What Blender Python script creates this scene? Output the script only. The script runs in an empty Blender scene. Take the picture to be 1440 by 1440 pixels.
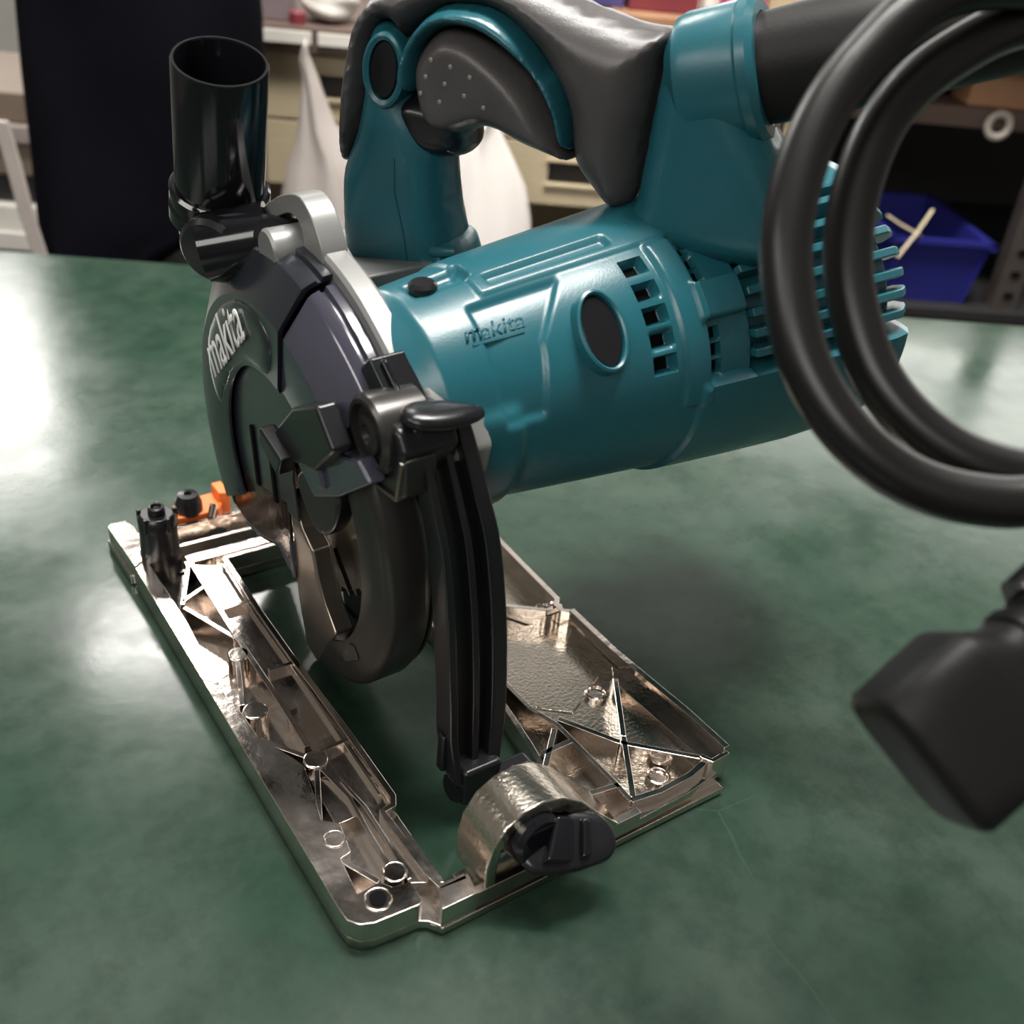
import bpy, bmesh, math, random
from math import sin, cos, pi, radians, degrees, sqrt, hypot, atan2, exp
from mathutils import Vector, Matrix
from mathutils.geometry import delaunay_2d_cdt
random.seed(4)
scene = bpy.context.scene
C = scene.collection
U = 0.00085                      # scene metres per drawing millimetre

# ---------------------------------------------------------------- camera, world, lamps, exposure
CAM = Vector((-89.69, -177.73, 282.8))
RIGHT = Vector((0.82961, -0.55138, 0.08787))
DOWN = Vector((-0.23389, -0.48611, -0.84202))
FWD = Vector((0.50699, 0.67799, -0.53224))
cd = bpy.data.cameras.new('camera')
cam = bpy.data.objects.new('camera', cd)
C.objects.link(cam)
cd.sensor_width = 36
cd.lens = 1498.5 / 1440 * 36
cd.clip_start = 0.01
cd.dof.use_dof = True
cd.dof.focus_distance = 375 * U
cd.dof.aperture_fstop = 13
m3 = Matrix((RIGHT, -DOWN, -FWD)).transposed()
cam.matrix_world = Matrix.Translation(CAM * U) @ m3.to_4x4()
scene.camera = cam

vs = scene.view_settings
vs.view_transform = 'Standard'
vs.look = 'None'
vs.gamma = 1
vs.use_curve_mapping = False
vs.exposure = 0.0

w = bpy.data.worlds.new('world')
scene.world = w
w.use_nodes = True
w.node_tree.nodes['Background'].inputs[0].default_value = (0.75, 0.8, 0.85, 1)
w.node_tree.nodes['Background'].inputs[1].default_value = 0.10

EDGE = Vector((353.0, 443.3, 0)) * U           # middle of the bench's far edge
EX = Vector((0.84919, -0.52808, 0))            # along that edge
EY = Vector((0.52808, 0.84919, 0))             # away from the bench
BENCH_ROT = atan2(EX.y, EX.x)


def area(name, loc, target, sx, sy, power, col=(1, 1, 1)):
    l = bpy.data.lights.new(name, 'AREA')
    l.shape = 'RECTANGLE'
    l.size = sx
    l.size_y = sy
    l.energy = power
    l.color = col
    o = bpy.data.objects.new(name, l)
    C.objects.link(o)
    o.location = loc
    d = (Vector(target) - Vector(loc)).normalized()
    o.rotation_euler = d.to_track_quat('-Z', 'Y').to_euler()
    o['kind'] = 'helper'
    return o


def polar(az, el, dist):
    a, e = radians(az), radians(el)
    return Vector((sin(a) * cos(e), cos(a) * cos(e), sin(e))) * dist


# lamps under the workshop ceiling beyond and above the bench, plus added fill lights
# name, place, size, power, aim, beam spread in degrees, narrowed to keep the bench front dim
LAMPS = [('far_lamp', polar(15.5, 36.5, 2.7), 0.5, 0.15, 9, (0.05, 0.1, 0), 180),
         ('far_lamp_low', polar(2, 23, 3.4), 0.8, 0.6, 24, (0.05, 0.1, 0), 180),
         ('bench_lamp', Vector((0.20, 0.27, 1.35)), 0.7, 0.10, 6.6, (0.36, 0.42, 0), 75),
         ('right_lamp', Vector((0.48, 0.10, 1.5)), 0.7, 0.12, 5.5, (0.40, 0.25, 0), 100),
         ('left_lamp', polar(-82, 34, 2.4), 1.2, 0.3, 12, (0.05, 0.1, 0.1), 180),
         ('room_fill', polar(-128, 33, 2.2), 1.2, 0.6, 18, (0.05, 0.1, 0.1), 180),  # added fill from behind the camera for the faces turned this way
         ('aisle_lamp', polar(39, 33, 3.2), 1.4, 0.5, 1.5, (0.05, 0.1, 0), 180),
         ('far_bench_fill', polar(60, 17, 3.3), 3.0, 0.8, 32, (0.05, 0.1, 0), 180)]  # added broad glow that brightens the far right bench top
for n, p, sx, sy, e, aim, sprd in LAMPS:
    area(n, p, aim, sx, sy, e, (1, 0.97, 0.92)).data.spread = radians(sprd)
sl = EDGE + EX * 0.1 - EY * 0.1 + Vector((0, 0, 1.3))
area('shelf_fill', sl, EDGE + EY * 0.35, 1.2, 0.15, 4.8, (1, 0.97, 0.92))  # added fill to brighten the cabinet and bags


# ---------------------------------------------------------------- helpers
def lerp(a, b, t):
    return a + (b - a) * t


def interp(x, xs, ys):
    if x <= xs[0]:
        return ys[0]
    for i in range(1, len(xs)):
        if x <= xs[i]:
            return lerp(ys[i - 1], ys[i], (x - xs[i - 1]) / (xs[i] - xs[i - 1]))
    return ys[-1]


def W(x, y, z):
    return Vector((x, y, z))


B = radians(4.0)                                # the saw head stands 4 degrees off square
HN, HD, HO = Vector((cos(B), 0, sin(B))), Vector((-sin(B), 0, cos(B))), Vector((50, 0, 12))


def H(a, y, h):                                 # head frame: a along the spindle, y along the base, h up
    return HO + HN * a + Vector((0, y, 0)) + HD * h


YC, HC = 131.0, 67.0                            # blade centre


def P(a, r, t):
    t = radians(t)
    return H(a, YC + r * cos(t), HC + r * sin(t))


def bench(u, v, z):                             # bench frame, in drawing millimetres
    q = EDGE / U + EX * u + EY * v
    return Vector((q.x, q.y, z))


class MB:
    def __init__(s):
        s.v, s.f = [], []

    def add(s, verts, faces):
        n = len(s.v)
        s.v += [Vector(p) for p in verts]
        s.f += [tuple(n + i for i in f) for f in faces]
        return s

    def prism(s, poly, fn, lo, hi):
        n = len(poly)
        vs_ = [fn(p, q, lo) for p, q in poly] + [fn(p, q, hi) for p, q in poly]
        fs = [tuple(range(n))[::-1], tuple(range(n, 2 * n))]
        fs += [(i, (i + 1) % n, n + (i + 1) % n, n + i) for i in range(n)]
        return s.add(vs_, fs)

    def box(s, x0, x1, y0, y1, z0, z1, fn=W):
        vs_ = [fn(x, y, z) for z in (z0, z1) for x, y in ((x0, y0), (x1, y0), (x1, y1), (x0, y1))]
        return s.add(vs_, [(3, 2, 1, 0), (4, 5, 6, 7), (0, 1, 5, 4), (1, 2, 6, 5), (2, 3, 7, 6), (3, 0, 4, 7)])

    def bar(s, p, q, wd, z0, z1, fn=W):         # an upright rib from p to q (plan points)
        dx, dy = q[0] - p[0], q[1] - p[1]
        l = hypot(dx, dy)
        nx, ny = -dy / l * wd / 2, dx / l * wd / 2
        return s.prism([(p[0] + nx, p[1] + ny), (p[0] - nx, p[1] - ny), (q[0] - nx, q[1] - ny), (q[0] + nx, q[1] + ny)], fn, z0, z1)

    def wall(s, pts, wd, z0, z1, fn=W):         # a rib along a polyline
        L, Rr = [], []
        for i, p in enumerate(pts):
            a = pts[max(0, i - 1)]
            b = pts[min(len(pts) - 1, i + 1)]
            dx, dy = b[0] - a[0], b[1] - a[1]
            l = hypot(dx, dy) or 1
            nx, ny = -dy / l * wd / 2, dx / l * wd / 2
            L.append((p[0] + nx, p[1] + ny))
            Rr.append((p[0] - nx, p[1] - ny))
        n = len(pts)
        ver = [fn(*q, z) for z in (z0, z1) for q in L + Rr]
        fs = []
        for i in range(n - 1):
            a, b, c, d = i, i + 1, n + i + 1, n + i
            fs.append((a, d, c, b))
            fs.append(tuple(2 * n + k for k in (a, b, c, d)))
            fs.append((a, b, 2 * n + b, 2 * n + a))
            fs.append((c, d, 2 * n + d, 2 * n + c))
        fs.append((0, 2 * n, 3 * n, n))
        fs.append((n - 1, 2 * n - 1, 4 * n - 1, 3 * n - 1))
        return s.add(ver, fs)

    def tube(s, path, rad, n=16, caps=True, up=None, ex=2.0):
        # rad: one number, or per station a number or (half width, half height)
        path = [Vector(p) for p in path]
        m = len(path)
        rings = []
        ref = Vector(up) if up else None
        for i, p in enumerate(path):
            t = (path[min(m - 1, i + 1)] - path[max(0, i - 1)]).normalized()
            if ref is None:
                ref = Vector((0, 0, 1)) if abs(t.z) < 0.9 else Vector((1, 0, 0))
            x = ref.cross(t).normalized()
            y = t.cross(x).normalized()
            ref = y
            r = rad[i] if isinstance(rad, (list, tuple)) else rad
            rw, rh = r if isinstance(r, (list, tuple)) else (r, r)
            ring = []
            for k in range(n):
                an = 2 * pi * k / n
                cx, sy = cos(an), sin(an)
                cx = math.copysign(abs(cx) ** (2 / ex), cx)
                sy = math.copysign(abs(sy) ** (2 / ex), sy)
                ring.append(p + x * rw * cx + y * rh * sy)
            rings.append(ring)
        return s.rings(rings, caps)

    def rings(s, rings, caps=True, closed=True):
        n, m = len(rings[0]), len(rings)
        vs_ = [p for r in rings for p in r]
        fs = []
        for i in range(m - 1):
            for k in range(n if closed else n - 1):
                fs.append((i * n + k, i * n + (k + 1) % n, (i + 1) * n + (k + 1) % n, (i + 1) * n + k))
        if caps:
            fs.append(tuple(range(n))[::-1])
            fs.append(tuple(range((m - 1) * n, m * n)))
        return s.add(vs_, fs)

    def lathe(s, prof, c, axis, n=32, closed=False):   # prof: (radius, distance along axis)
        axis = Vector(axis).normalized()
        x = axis.orthogonal().normalized()
        y = axis.cross(x)
        c = Vector(c)
        rings = [[c + axis * d + (x * cos(2 * pi * k / n) + y * sin(2 * pi * k / n)) * max(r, 1e-4) for k in range(n)] for r, d in prof]
        if closed:
            rings.append(rings[0])
        return s.rings(rings, caps=not closed)

    def sweep(s, prof, t0, t1, n=60, thick=0):          # (a, r) profile swept about the blade spindle
        rings = [[P(a, r, lerp(t0, t1, i / n)) for a, r in prof] for i in range(n + 1)]
        return s.rings(rings, caps=True, closed=True)

    def inflate(s, poly, fn, th, rad, step=2.5, flat=1.0, off=0.0):
        # a pillow-edged solid from an outline: fn(p, q, w) with w the height off the mid plane
        n = len(poly)
        xs, ys = [p[0] for p in poly], [p[1] for p in poly]

        def dist(x, y):
            d = 1e9
            for i in range(n):
                ax, ay = poly[i]
                bx, by = poly[(i + 1) % n]
                ux, uy = bx - ax, by - ay
                t = max(0, min(1, ((x - ax) * ux + (y - ay) * uy) / (ux * ux + uy * uy + 1e-12)))
                d = min(d, hypot(x - ax - ux * t, y - ay - uy * t))
            return d

        def inside(x, y):
            r = False
            for i in range(n):
                ax, ay = poly[i]
                bx, by = poly[(i + 1) % n]
                if (ay > y) != (by > y) and x < (bx - ax) * (y - ay) / (by - ay) + ax:
                    r = not r
            return r
        pts = list(poly)
        y = min(ys)
        row = 0
        while y < max(ys):
            x = min(xs) + (step / 2 if row % 2 else 0)
            while x < max(xs):
                if inside(x, y) and dist(x, y) > step * 0.3:
                    pts.append((x, y))
                x += step
            y += step * 0.87
            row += 1
        for fr in (0.04, 0.12, 0.25):                   # closer rows near the rim
            for i in range(n):
                ax, ay = poly[i - 1]
                bx, by = poly[(i + 1) % n]
                l = hypot(bx - ax, by - ay) or 1
                for sg in (1, -1):
                    q = (poly[i][0] + sg * (by - ay) / l * rad * fr, poly[i][1] - sg * (bx - ax) / l * rad * fr)
                    if inside(*q) and dist(*q) > rad * fr * 0.7:
                        pts.append(q)
        r = delaunay_2d_cdt([Vector(p) for p in pts], [(i, (i + 1) % n) for i in range(n)], [], 1, 1e-4)
        vv, ff = r[0], r[2]
        hs = []
        for p in vv:
            d = min(1, dist(p.x, p.y) / rad)
            hs.append(th * sqrt(max(0, 1 - (1 - d) ** 2)))
        k = len(vv)
        ver = [fn(p.x, p.y, off + h) for p, h in zip(vv, hs)] + [fn(p.x, p.y, off - h) for p, h in zip(vv, hs)]
        return s.add(ver, [tuple(f) for f in ff] + [tuple(k + i for i in f)[::-1] for f in ff])


def smooth_poly(pts, k=4, closed=True):
    out = []
    n = len(pts)
    for i in range(n if closed else n - 1):
        g = lambda j: pts[j % n] if closed else pts[max(0, min(n - 1, j))]
        p0, p1, p2, p3 = (Vector(g(i + j)) for j in (-1, 0, 1, 2))
        for q in range(k):
            t = q / k
            v = 0.5 * ((2 * p1) + (p2 - p0) * t + (2 * p0 - 5 * p1 + 4 * p2 - p3) * t * t + (3 * p1 - p0 - 3 * p2 + p3) * t ** 3)
            out.append(tuple(v))
    if not closed:
        out.append(tuple(pts[-1]))
    return out


def obj(name, mb, mat, parent=None, bevel=0, seg=2, angle=35, flat=False, weld=False, remesh=0):
    me = bpy.data.meshes.new(name)
    me.from_pydata([p * U for p in mb.v], [], mb.f)
    bm = bmesh.new()
    bm.from_mesh(me)
    if weld:
        bmesh.ops.remove_doubles(bm, verts=bm.verts, dist=1e-6)
    bmesh.ops.recalc_face_normals(bm, faces=bm.faces)
    bm.to_mesh(me)
    bm.free()
    o = bpy.data.objects.new(name, me)
    C.objects.link(o)
    me.materials.append(mat)
    if not flat:
        me.polygons.foreach_set('use_smooth', [True] * len(me.polygons))
        me.set_sharp_from_angle(angle=radians(angle))
    if bevel:
        md = o.modifiers.new('edge', 'BEVEL')
        md.width = bevel * U
        md.segments = seg
        md.limit_method = 'ANGLE'
        md.angle_limit = radians(40)
        md.use_clamp_overlap = True
        md.harden_normals = True
    if remesh:
        md = o.modifiers.new('even_skin', 'REMESH')
        md.mode = 'VOXEL'
        md.voxel_size = remesh * U
        md.use_smooth_shade = True
        sm_ = o.modifiers.new('relax', 'SMOOTH')
        sm_.factor = 0.5
        sm_.iterations = 8
    if parent:
        o.parent = parent
        o.matrix_parent_inverse = parent.matrix_world.inverted()
    return o


def empty(name, loc, label, cat, group=None):
    o = bpy.data.objects.new(name, None)
    C.objects.link(o)
    o.empty_display_size = 0.02
    o.location = Vector(loc) * U
    o.matrix_world = Matrix.Translation(o.location)
    tag(o, label, cat, group)
    return o


def tag(o, label, cat, group=None):
    o['label'] = label
    o['category'] = cat
    if group:
        o['group'] = group
    return o


# ---------------------------------------------------------------- materials
def mat(name, col, rough=0.5, metal=0.0, noise=0, nscale=30, bump=0, bscale=400, coat=0, spec=0.5, col2=None, rvar=0):
    m = bpy.data.materials.new(name)
    m.use_nodes = True
    nt = m.node_tree
    b = nt.nodes['Principled BSDF']
    b.inputs['Base Color'].default_value = (*col, 1)
    b.inputs['Roughness'].default_value = rough
    b.inputs['Metallic'].default_value = metal
    b.inputs['Specular IOR Level'].default_value = spec
    b.inputs['Coat Weight'].default_value = coat
    b.inputs['Coat Roughness'].default_value = 0.15
    tc = nt.nodes.new('ShaderNodeTexCoord')
    if noise or rvar:
        n = nt.nodes.new('ShaderNodeTexNoise')
        n.inputs['Scale'].default_value = nscale
        n.inputs['Detail'].default_value = 6
        nt.links.new(tc.outputs['Object'], n.inputs['Vector'])
        if noise:
            mx = nt.nodes.new('ShaderNodeMix')
            mx.data_type = 'RGBA'
            c2 = col2 or tuple(c * (1 - noise) for c in col)
            mx.inputs['A'].default_value = (*col, 1)
            mx.inputs['B'].default_value = (*c2, 1)
            rp = nt.nodes.new('ShaderNodeMapRange')
            rp.inputs['From Min'].default_value = 0.35
            rp.inputs['From Max'].default_value = 0.7
            nt.links.new(n.outputs['Fac'], rp.inputs['Value'])
            nt.links.new(rp.outputs['Result'], mx.inputs['Factor'])
            nt.links.new(mx.outputs['Result'], b.inputs['Base Color'])
        if rvar:
            rr = nt.nodes.new('ShaderNodeMapRange')
            rr.inputs['From Min'].default_value = 0.3
            rr.inputs['From Max'].default_value = 0.7
            rr.inputs['To Min'].default_value = max(0.02, rough - rvar)
            rr.inputs['To Max'].default_value = rough + rvar
            nt.links.new(n.outputs['Fac'], rr.inputs['Value'])
            nt.links.new(rr.outputs['Result'], b.inputs['Roughness'])
    if bump:
        n2 = nt.nodes.new('ShaderNodeTexNoise')
        n2.inputs['Scale'].default_value = bscale
        n2.inputs['Detail'].default_value = 3
        nt.links.new(tc.outputs['Object'], n2.inputs['Vector'])
        bp = nt.nodes.new('ShaderNodeBump')
        bp.inputs['Strength'].default_value = bump
        bp.inputs['Distance'].default_value = 0.0004
        nt.links.new(n2.outputs['Fac'], bp.inputs['Height'])
        nt.links.new(bp.outputs['Normal'], b.inputs['Normal'])
    return m


def smoky(name, tint, diff, clear, grough=0.12):             # see-through tinted plastic
    m = bpy.data.materials.new(name)
    m.use_nodes = True
    nt = m.node_tree
    nt.nodes.clear()
    out = nt.nodes.new('ShaderNodeOutputMaterial')
    tr = nt.nodes.new('ShaderNodeBsdfTransparent')
    tr.inputs[0].default_value = (*tint, 1)
    df = nt.nodes.new('ShaderNodeBsdfPrincipled')
    df.inputs['Base Color'].default_value = (*diff, 1)
    df.inputs['Roughness'].default_value = 0.18
    mx = nt.nodes.new('ShaderNodeMixShader')
    mx.inputs[0].default_value = 1 - clear
    nt.links.new(tr.outputs[0], mx.inputs[1])
    nt.links.new(df.outputs[0], mx.inputs[2])
    gl = nt.nodes.new('ShaderNodeBsdfGlossy')
    gl.inputs['Roughness'].default_value = grough
    fr = nt.nodes.new('ShaderNodeFresnel')
    fr.inputs['IOR'].default_value = 1.5
    m2 = nt.nodes.new('ShaderNodeMixShader')
    nt.links.new(fr.outputs[0], m2.inputs[0])
    nt.links.new(mx.outputs[0], m2.inputs[1])
    nt.links.new(gl.outputs[0], m2.inputs[2])
    nt.links.new(m2.outputs[0], out.inputs[0])
    return m


TEAL = mat('teal_plastic', (0.013, 0.098, 0.125), 0.30, noise=0.12, nscale=60, bump=0.08, bscale=1500, rvar=0.06)
CHROME = mat('plated_casting', (0.79, 0.71, 0.65), 0.15, 1.0, noise=0.2, nscale=40, bump=0.25, bscale=260, rvar=0.08)
CAST = mat('rough_plated_casting', (0.66, 0.60, 0.52), 0.2, 1.0, noise=0.2, nscale=60, bump=0.3, bscale=900, rvar=0.08)
ALU = mat('grey_painted_metal', (0.25, 0.25, 0.245), 0.36, 0.3, noise=0.12, nscale=40)
STEEL = mat('blade_steel', (0.55, 0.50, 0.45), 0.22, 1.0, noise=0.15, nscale=25, rvar=0.06)
BLACK = mat('black_plastic', (0.008, 0.008, 0.010), 0.28, noise=0.2, nscale=40)
GLOSSB = mat('glossy_black_plastic', (0.006, 0.006, 0.008), 0.13, rvar=0.05, nscale=20)
RUBBER = mat('black_rubber', (0.075, 0.068, 0.068), 0.38, noise=0.3, nscale=50, bump=0.15, bscale=2200)
GUARD = mat('dark_guard_metal', (0.055, 0.052, 0.05), 0.3, 0.6, noise=0.3, nscale=20, rvar=0.08)
SMOKE = smoky('smoky_plastic', (0.30, 0.29, 0.38), (0.06, 0.058, 0.085), 0.28)
SMOKE_FACE = smoky('smoky_plastic_face', (0.24, 0.26, 0.32), (0.012, 0.015, 0.022), 0.10, 0.30)
ORANGE = mat('orange_plastic', (0.75, 0.17, 0.03), 0.35, noise=0.1)
WHITE = mat('white_print', (0.80, 0.80, 0.78), 0.5, noise=0.05)
DARK = mat('opening_dark_fill', (0.002, 0.002, 0.0025), 0.8, spec=0.1, noise=0.2)  # black colour stands in for the shade inside holes and slots
TEAL_D = mat('teal_embossing', (0.004, 0.085, 0.115), 0.35, noise=0.1)
GUARD_LIT = mat('lit_guard_metal', (0.30, 0.26, 0.22), 0.28, 0.9, noise=0.3, nscale=40)  # guard metal in a paler colour, for its lit side
SKIRTM = mat('brown_reflection_plastic', (0.05, 0.032, 0.025), 0.12, 0.55, noise=0.4, nscale=60, bump=0.3, bscale=200)  # brown colour carries the reflection of the base plate
PLUGM = mat('plug_rubber', (0.008, 0.0075, 0.0075), 0.5, spec=0.25, noise=0.3, nscale=30, bump=0.15, bscale=900)
CORD = mat('cord_rubber', (0.008, 0.007, 0.007), 0.34, spec=0.4, noise=0.3, nscale=30)


# ---------------------------------------------------------------- workbench
def table_material():
    m = bpy.data.materials.new('green_bench_top')
    m.use_nodes = True
    nt = m.node_tree
    b = nt.nodes['Principled BSDF']
    tc = nt.nodes.new('ShaderNodeTexCoord')

    def noise(sc, det=6, ro=0.6, dist=0):
        n = nt.nodes.new('ShaderNodeTexNoise')
        n.inputs['Scale'].default_value = sc
        n.inputs['Detail'].default_value = det
        n.inputs['Roughness'].default_value = ro
        n.inputs['Distortion'].default_value = dist
        nt.links.new(tc.outputs['Object'], n.inputs['Vector'])
        return n.outputs['Fac']

    def rng(v, a, b_, c, d):
        r = nt.nodes.new('ShaderNodeMapRange')
        for k, x in zip(('From Min', 'From Max', 'To Min', 'To Max'), (a, b_, c, d)):
            r.inputs[k].default_value = x
        nt.links.new(v, r.inputs['Value'])
        return r.outputs['Result']

    def mix(f, a, b_):
        x = nt.nodes.new('ShaderNodeMix')
        x.data_type = 'RGBA'
        nt.links.new(f, x.inputs['Factor'])
        for k, v in (('A', a), ('B', b_)):
            if isinstance(v, tuple):
                x.inputs[k].default_value = (*v, 1)
            else:
                nt.links.new(v, x.inputs[k])
        return x.outputs['Result']
    big = noise(9, 5, 0.6, 0.6)
    fine = noise(60, 8, 0.7)
    c = mix(rng(big, 0.38, 0.66, 0, 1), (0.020, 0.044, 0.029), (0.042, 0.066, 0.050))
    c = mix(rng(fine, 0.44, 0.70, 0, 0.65), c, (0.009, 0.023, 0.015))
    # pale scratches
    wv = nt.nodes.new('ShaderNodeTexVoronoi')
    wv.feature = 'DISTANCE_TO_EDGE'
    wv.inputs['Scale'].default_value = 16
    wv.inputs['Randomness'].default_value = 1
    mp = nt.nodes.new('ShaderNodeMapping')
    mp.inputs['Scale'].default_value = (1.0, 0.55, 1)
    mp.inputs['Rotation'].default_value = (0, 0, 0.7)
    wn = nt.nodes.new('ShaderNodeTexNoise')
    wn.inputs['Scale'].default_value = 9
    nt.links.new(tc.outputs['Object'], wn.inputs['Vector'])
    wa = nt.nodes.new('ShaderNodeVectorMath')
    wa.operation = 'MULTIPLY_ADD'
    nt.links.new(wn.outputs['Color'], wa.inputs[0])
    wa.inputs[1].default_value = (0.06, 0.06, 0.06)
    nt.links.new(tc.outputs['Object'], wa.inputs[2])
    nt.links.new(wa.outputs[0], mp.inputs['Vector'])
    nt.links.new(mp.outputs['Vector'], wv.inputs['Vector'])
    sc = rng(wv.outputs['Distance'], 0.0, 0.0025, 1, 0)
    gate = rng(noise(14, 2), 0.55, 0.66, 0, 0.22)
    mu = nt.nodes.new('ShaderNodeMath')
    mu.operation = 'MULTIPLY'
    nt.links.new(sc, mu.inputs[0])
    nt.links.new(gate, mu.inputs[1])
    c = mix(mu.outputs[0], c, (0.08, 0.12, 0.09))
    nt.links.new(c, b.inputs['Base Color'])
    nt.links.new(rng(noise(16, 6, 0.65), 0.3, 0.7, 0.11, 0.25), b.inputs['Roughness'])
    b.inputs['Specular IOR Level'].default_value = 0.5
    bp = nt.nodes.new('ShaderNodeBump')
    bp.inputs['Strength'].default_value = 0.12
    bp.inputs['Distance'].default_value = 0.0006
    nt.links.new(noise(45, 5, 0.6), bp.inputs['Height'])
    nt.links.new(bp.outputs['Normal'], b.inputs['Normal'])
    return m


TABLE = table_material()
WOOD = mat('brown_wood', (0.13, 0.085, 0.07), 0.55, noise=0.4, nscale=14)
WOOD_O = mat('orange_wood', (0.38, 0.20, 0.11), 0.5, noise=0.3, nscale=14)
CREAM = mat('cream_enamel', (0.47, 0.39, 0.26), 0.5, noise=0.15, nscale=8)
GREY_D = mat('dark_steel_rack', (0.022, 0.021, 0.022), 0.5, noise=0.3, nscale=12)
BAG = mat('thin_white_plastic', (0.72, 0.67, 0.64), 0.42, noise=0.06, nscale=8, bump=0.2, bscale=40)
BAG.node_tree.nodes['Principled BSDF'].inputs['Transmission Weight'].default_value = 0.0
BLUE = mat('blue_plastic', (0.018, 0.02, 0.17), 0.35, noise=0.1)
NAVY = mat('navy_cloth', (0.0045, 0.0042, 0.0075), 0.95, spec=0.08, noise=0.4, nscale=10, bump=0.5, bscale=60)
IVORY = mat('ivory_nylon', (0.72, 0.60, 0.42), 0.4, noise=0.1)
PAPER = mat('pale_paper', (0.66, 0.63, 0.58), 0.6, noise=0.15, nscale=12)
RED_D = mat('dark_red_card', (0.20, 0.03, 0.04), 0.5, noise=0.2)
PINK = mat('pink_card', (0.75, 0.10, 0.30), 0.5, noise=0.1)
PURPLE = mat('indigo_card', (0.07, 0.06, 0.20), 0.5, noise=0.2)
TAN = mat('tan_board', (0.17, 0.125, 0.09), 0.6, noise=0.25, nscale=10)
MAUVE = mat('pink_grey_board', (0.32, 0.27, 0.25), 0.6, noise=0.2)
FLOOR = mat('workshop_floor', (0.12, 0.12, 0.11), 0.6, noise=0.4, nscale=3)
WALLM = mat('workshop_wall', (0.72, 0.70, 0.66), 0.8, noise=0.2, nscale=2)
CEIL = mat('workshop_ceiling', (0.8, 0.8, 0.78), 0.9, noise=0.15, nscale=2)

# room shell
FZ = -800
mb = MB().box(-4000, 4000, -4000, 4000, FZ - 60, FZ)
obj('floor', mb, FLOOR)['kind'] = 'structure'
mb = MB().box(-4000, 4000, -4000, 4000, 2900, 2960)
obj('ceiling', mb, CEIL)['kind'] = 'structure'
for nm, b_ in (('wall_back', (-4000, 4000, 4000, 4100)), ('wall_front', (-4000, 4000, -4100, -4000)),
               ('wall_left', (-4100, -4000, -4000, 4000)), ('wall_right', (4000, 4100, -4000, 4000))):
    obj(nm, MB().box(*b_, FZ, 2900), WALLM)['kind'] = 'structure'

bt = empty('workbench', bench(0, -500, FZ), 'green topped workbench with a worn scratched surface, carrying the saw', 'workbench')
obj('bench_top', MB().box(-1100, 900, -1150, 0, -38, 0, bench), TABLE, bt, bevel=1.5)
for lu in (-1040, 840):
    for lv in (-1090, -60):
        obj('leg', MB().box(lu - 25, lu + 25, lv - 25, lv + 25, FZ, -38, bench), GREY_D, bt, bevel=2)

# ---------------------------------------------------------------- the saw
saw = empty('circular_saw', (75, 110, 0), 'teal and black circular saw with smoky dust cover and plated base on the green bench', 'circular saw')

# base plate casting
b = MB()
b.prism([(0, 7), (0.5, 2), (3, -1), (7, -2.6), (21.5, -3.6), (24, -5), (26.5, -8.4), (29, -8.4), (34, -1), (34, 190), (0, 205)], W, 0.6, 4.2)   # left panel floor
b.prism([(0, 7), (0.5, 2), (3, -1), (7, -2.6), (21.5, -3.6), (23, -2.5), (23, 5), (17.5, 6), (15, 9.6), (7.2, 9), (8.6, 23), (12.5, 24), (14.5, 36), (10, 40),
         (15, 64), (12.8, 70), (6.6, 85), (6.3, 97), (4.4, 108), (6.8, 156), (6, 205), (0, 205)], W, 4, 12)                                          # flat rim, wide near the front
b.prism([(14, 38), (24, 38), (24.5, 68), (20, 68), (15, 62)], W, 4, 9.2)
b.prism([(21.5, 8), (33.5, 1.5), (33.5, 190), (21, 197)], W, 4, 9.0)                      # shallow floor by the slot
b.wall([(21.7, 197), (20.3, 139), (20.4, 92), (19.7, 72)], 2.2, 4, 12)
b.wall([(19.5, 62), (22.3, 45), (21.0, 28), (20.2, 10)], 1.6, 4, 11.4)
b.wall([(22.8, 52), (24.6, 38), (24.2, 20), (23.4, 6)], 1.4, 4, 12)
b.wall([(35.2, 191), (34.2, 150), (34.2, 115), (34.8, 69), (34.7, 38), (33, 34.5), (28.8, 34), (28.6, 31), (29.4, 6), (30.5, -1), (39, -1.5)], 2.4, 0.6, 12)
b.wall([(33.4, 188), (32.4, 150), (32.6, 115), (32, 70), (31.6, 41)], 1.2, 8, 11.2)
for p, q in (((22.5, 158), (33.5, 158.3)), ((23.5, 115.4), (34, 115)), ((22, 68), (34.6, 69)), ((21.0, 92), (24.5, 92.5))):
    b.bar(p, q, 1.8, 5, 11.8)
for p, q in (((9, 168), (21.5, 196)), ((9, 166), (19.8, 139)), ((17, 131), (8, 102)), ((7, 83), (19, 66)), ((18.5, 62), (8, 37)), ((8.2, 24), (15, 10)), ((9.5, 170), (21, 176))):
    b.bar(p, q, 2.0, 4, 11.6)
for x, y, r, z in ((17.2, 129, 4.2, 12), (10.8, 97, 4.6, 12.3), (19.4, 65, 4.4, 12.4)):
    b.lathe([(r, 3), (r, z - 0.5), (r - 0.5, z), (0.01, z)], (x, y, 0), (0, 0, 1), 24)
for x, y, r in ((10.2, 31, 3.6), (20.6, 10.5, 4.0), (11.6, 4.2, 4.4)):
    b.lathe([(r, 4), (r, 12.2), (r - 0.4, 12.5), (r - 0.8, 12.2), (0.01, 12.15)], (x, y, 0), (0, 0, 1), 24)
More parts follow.
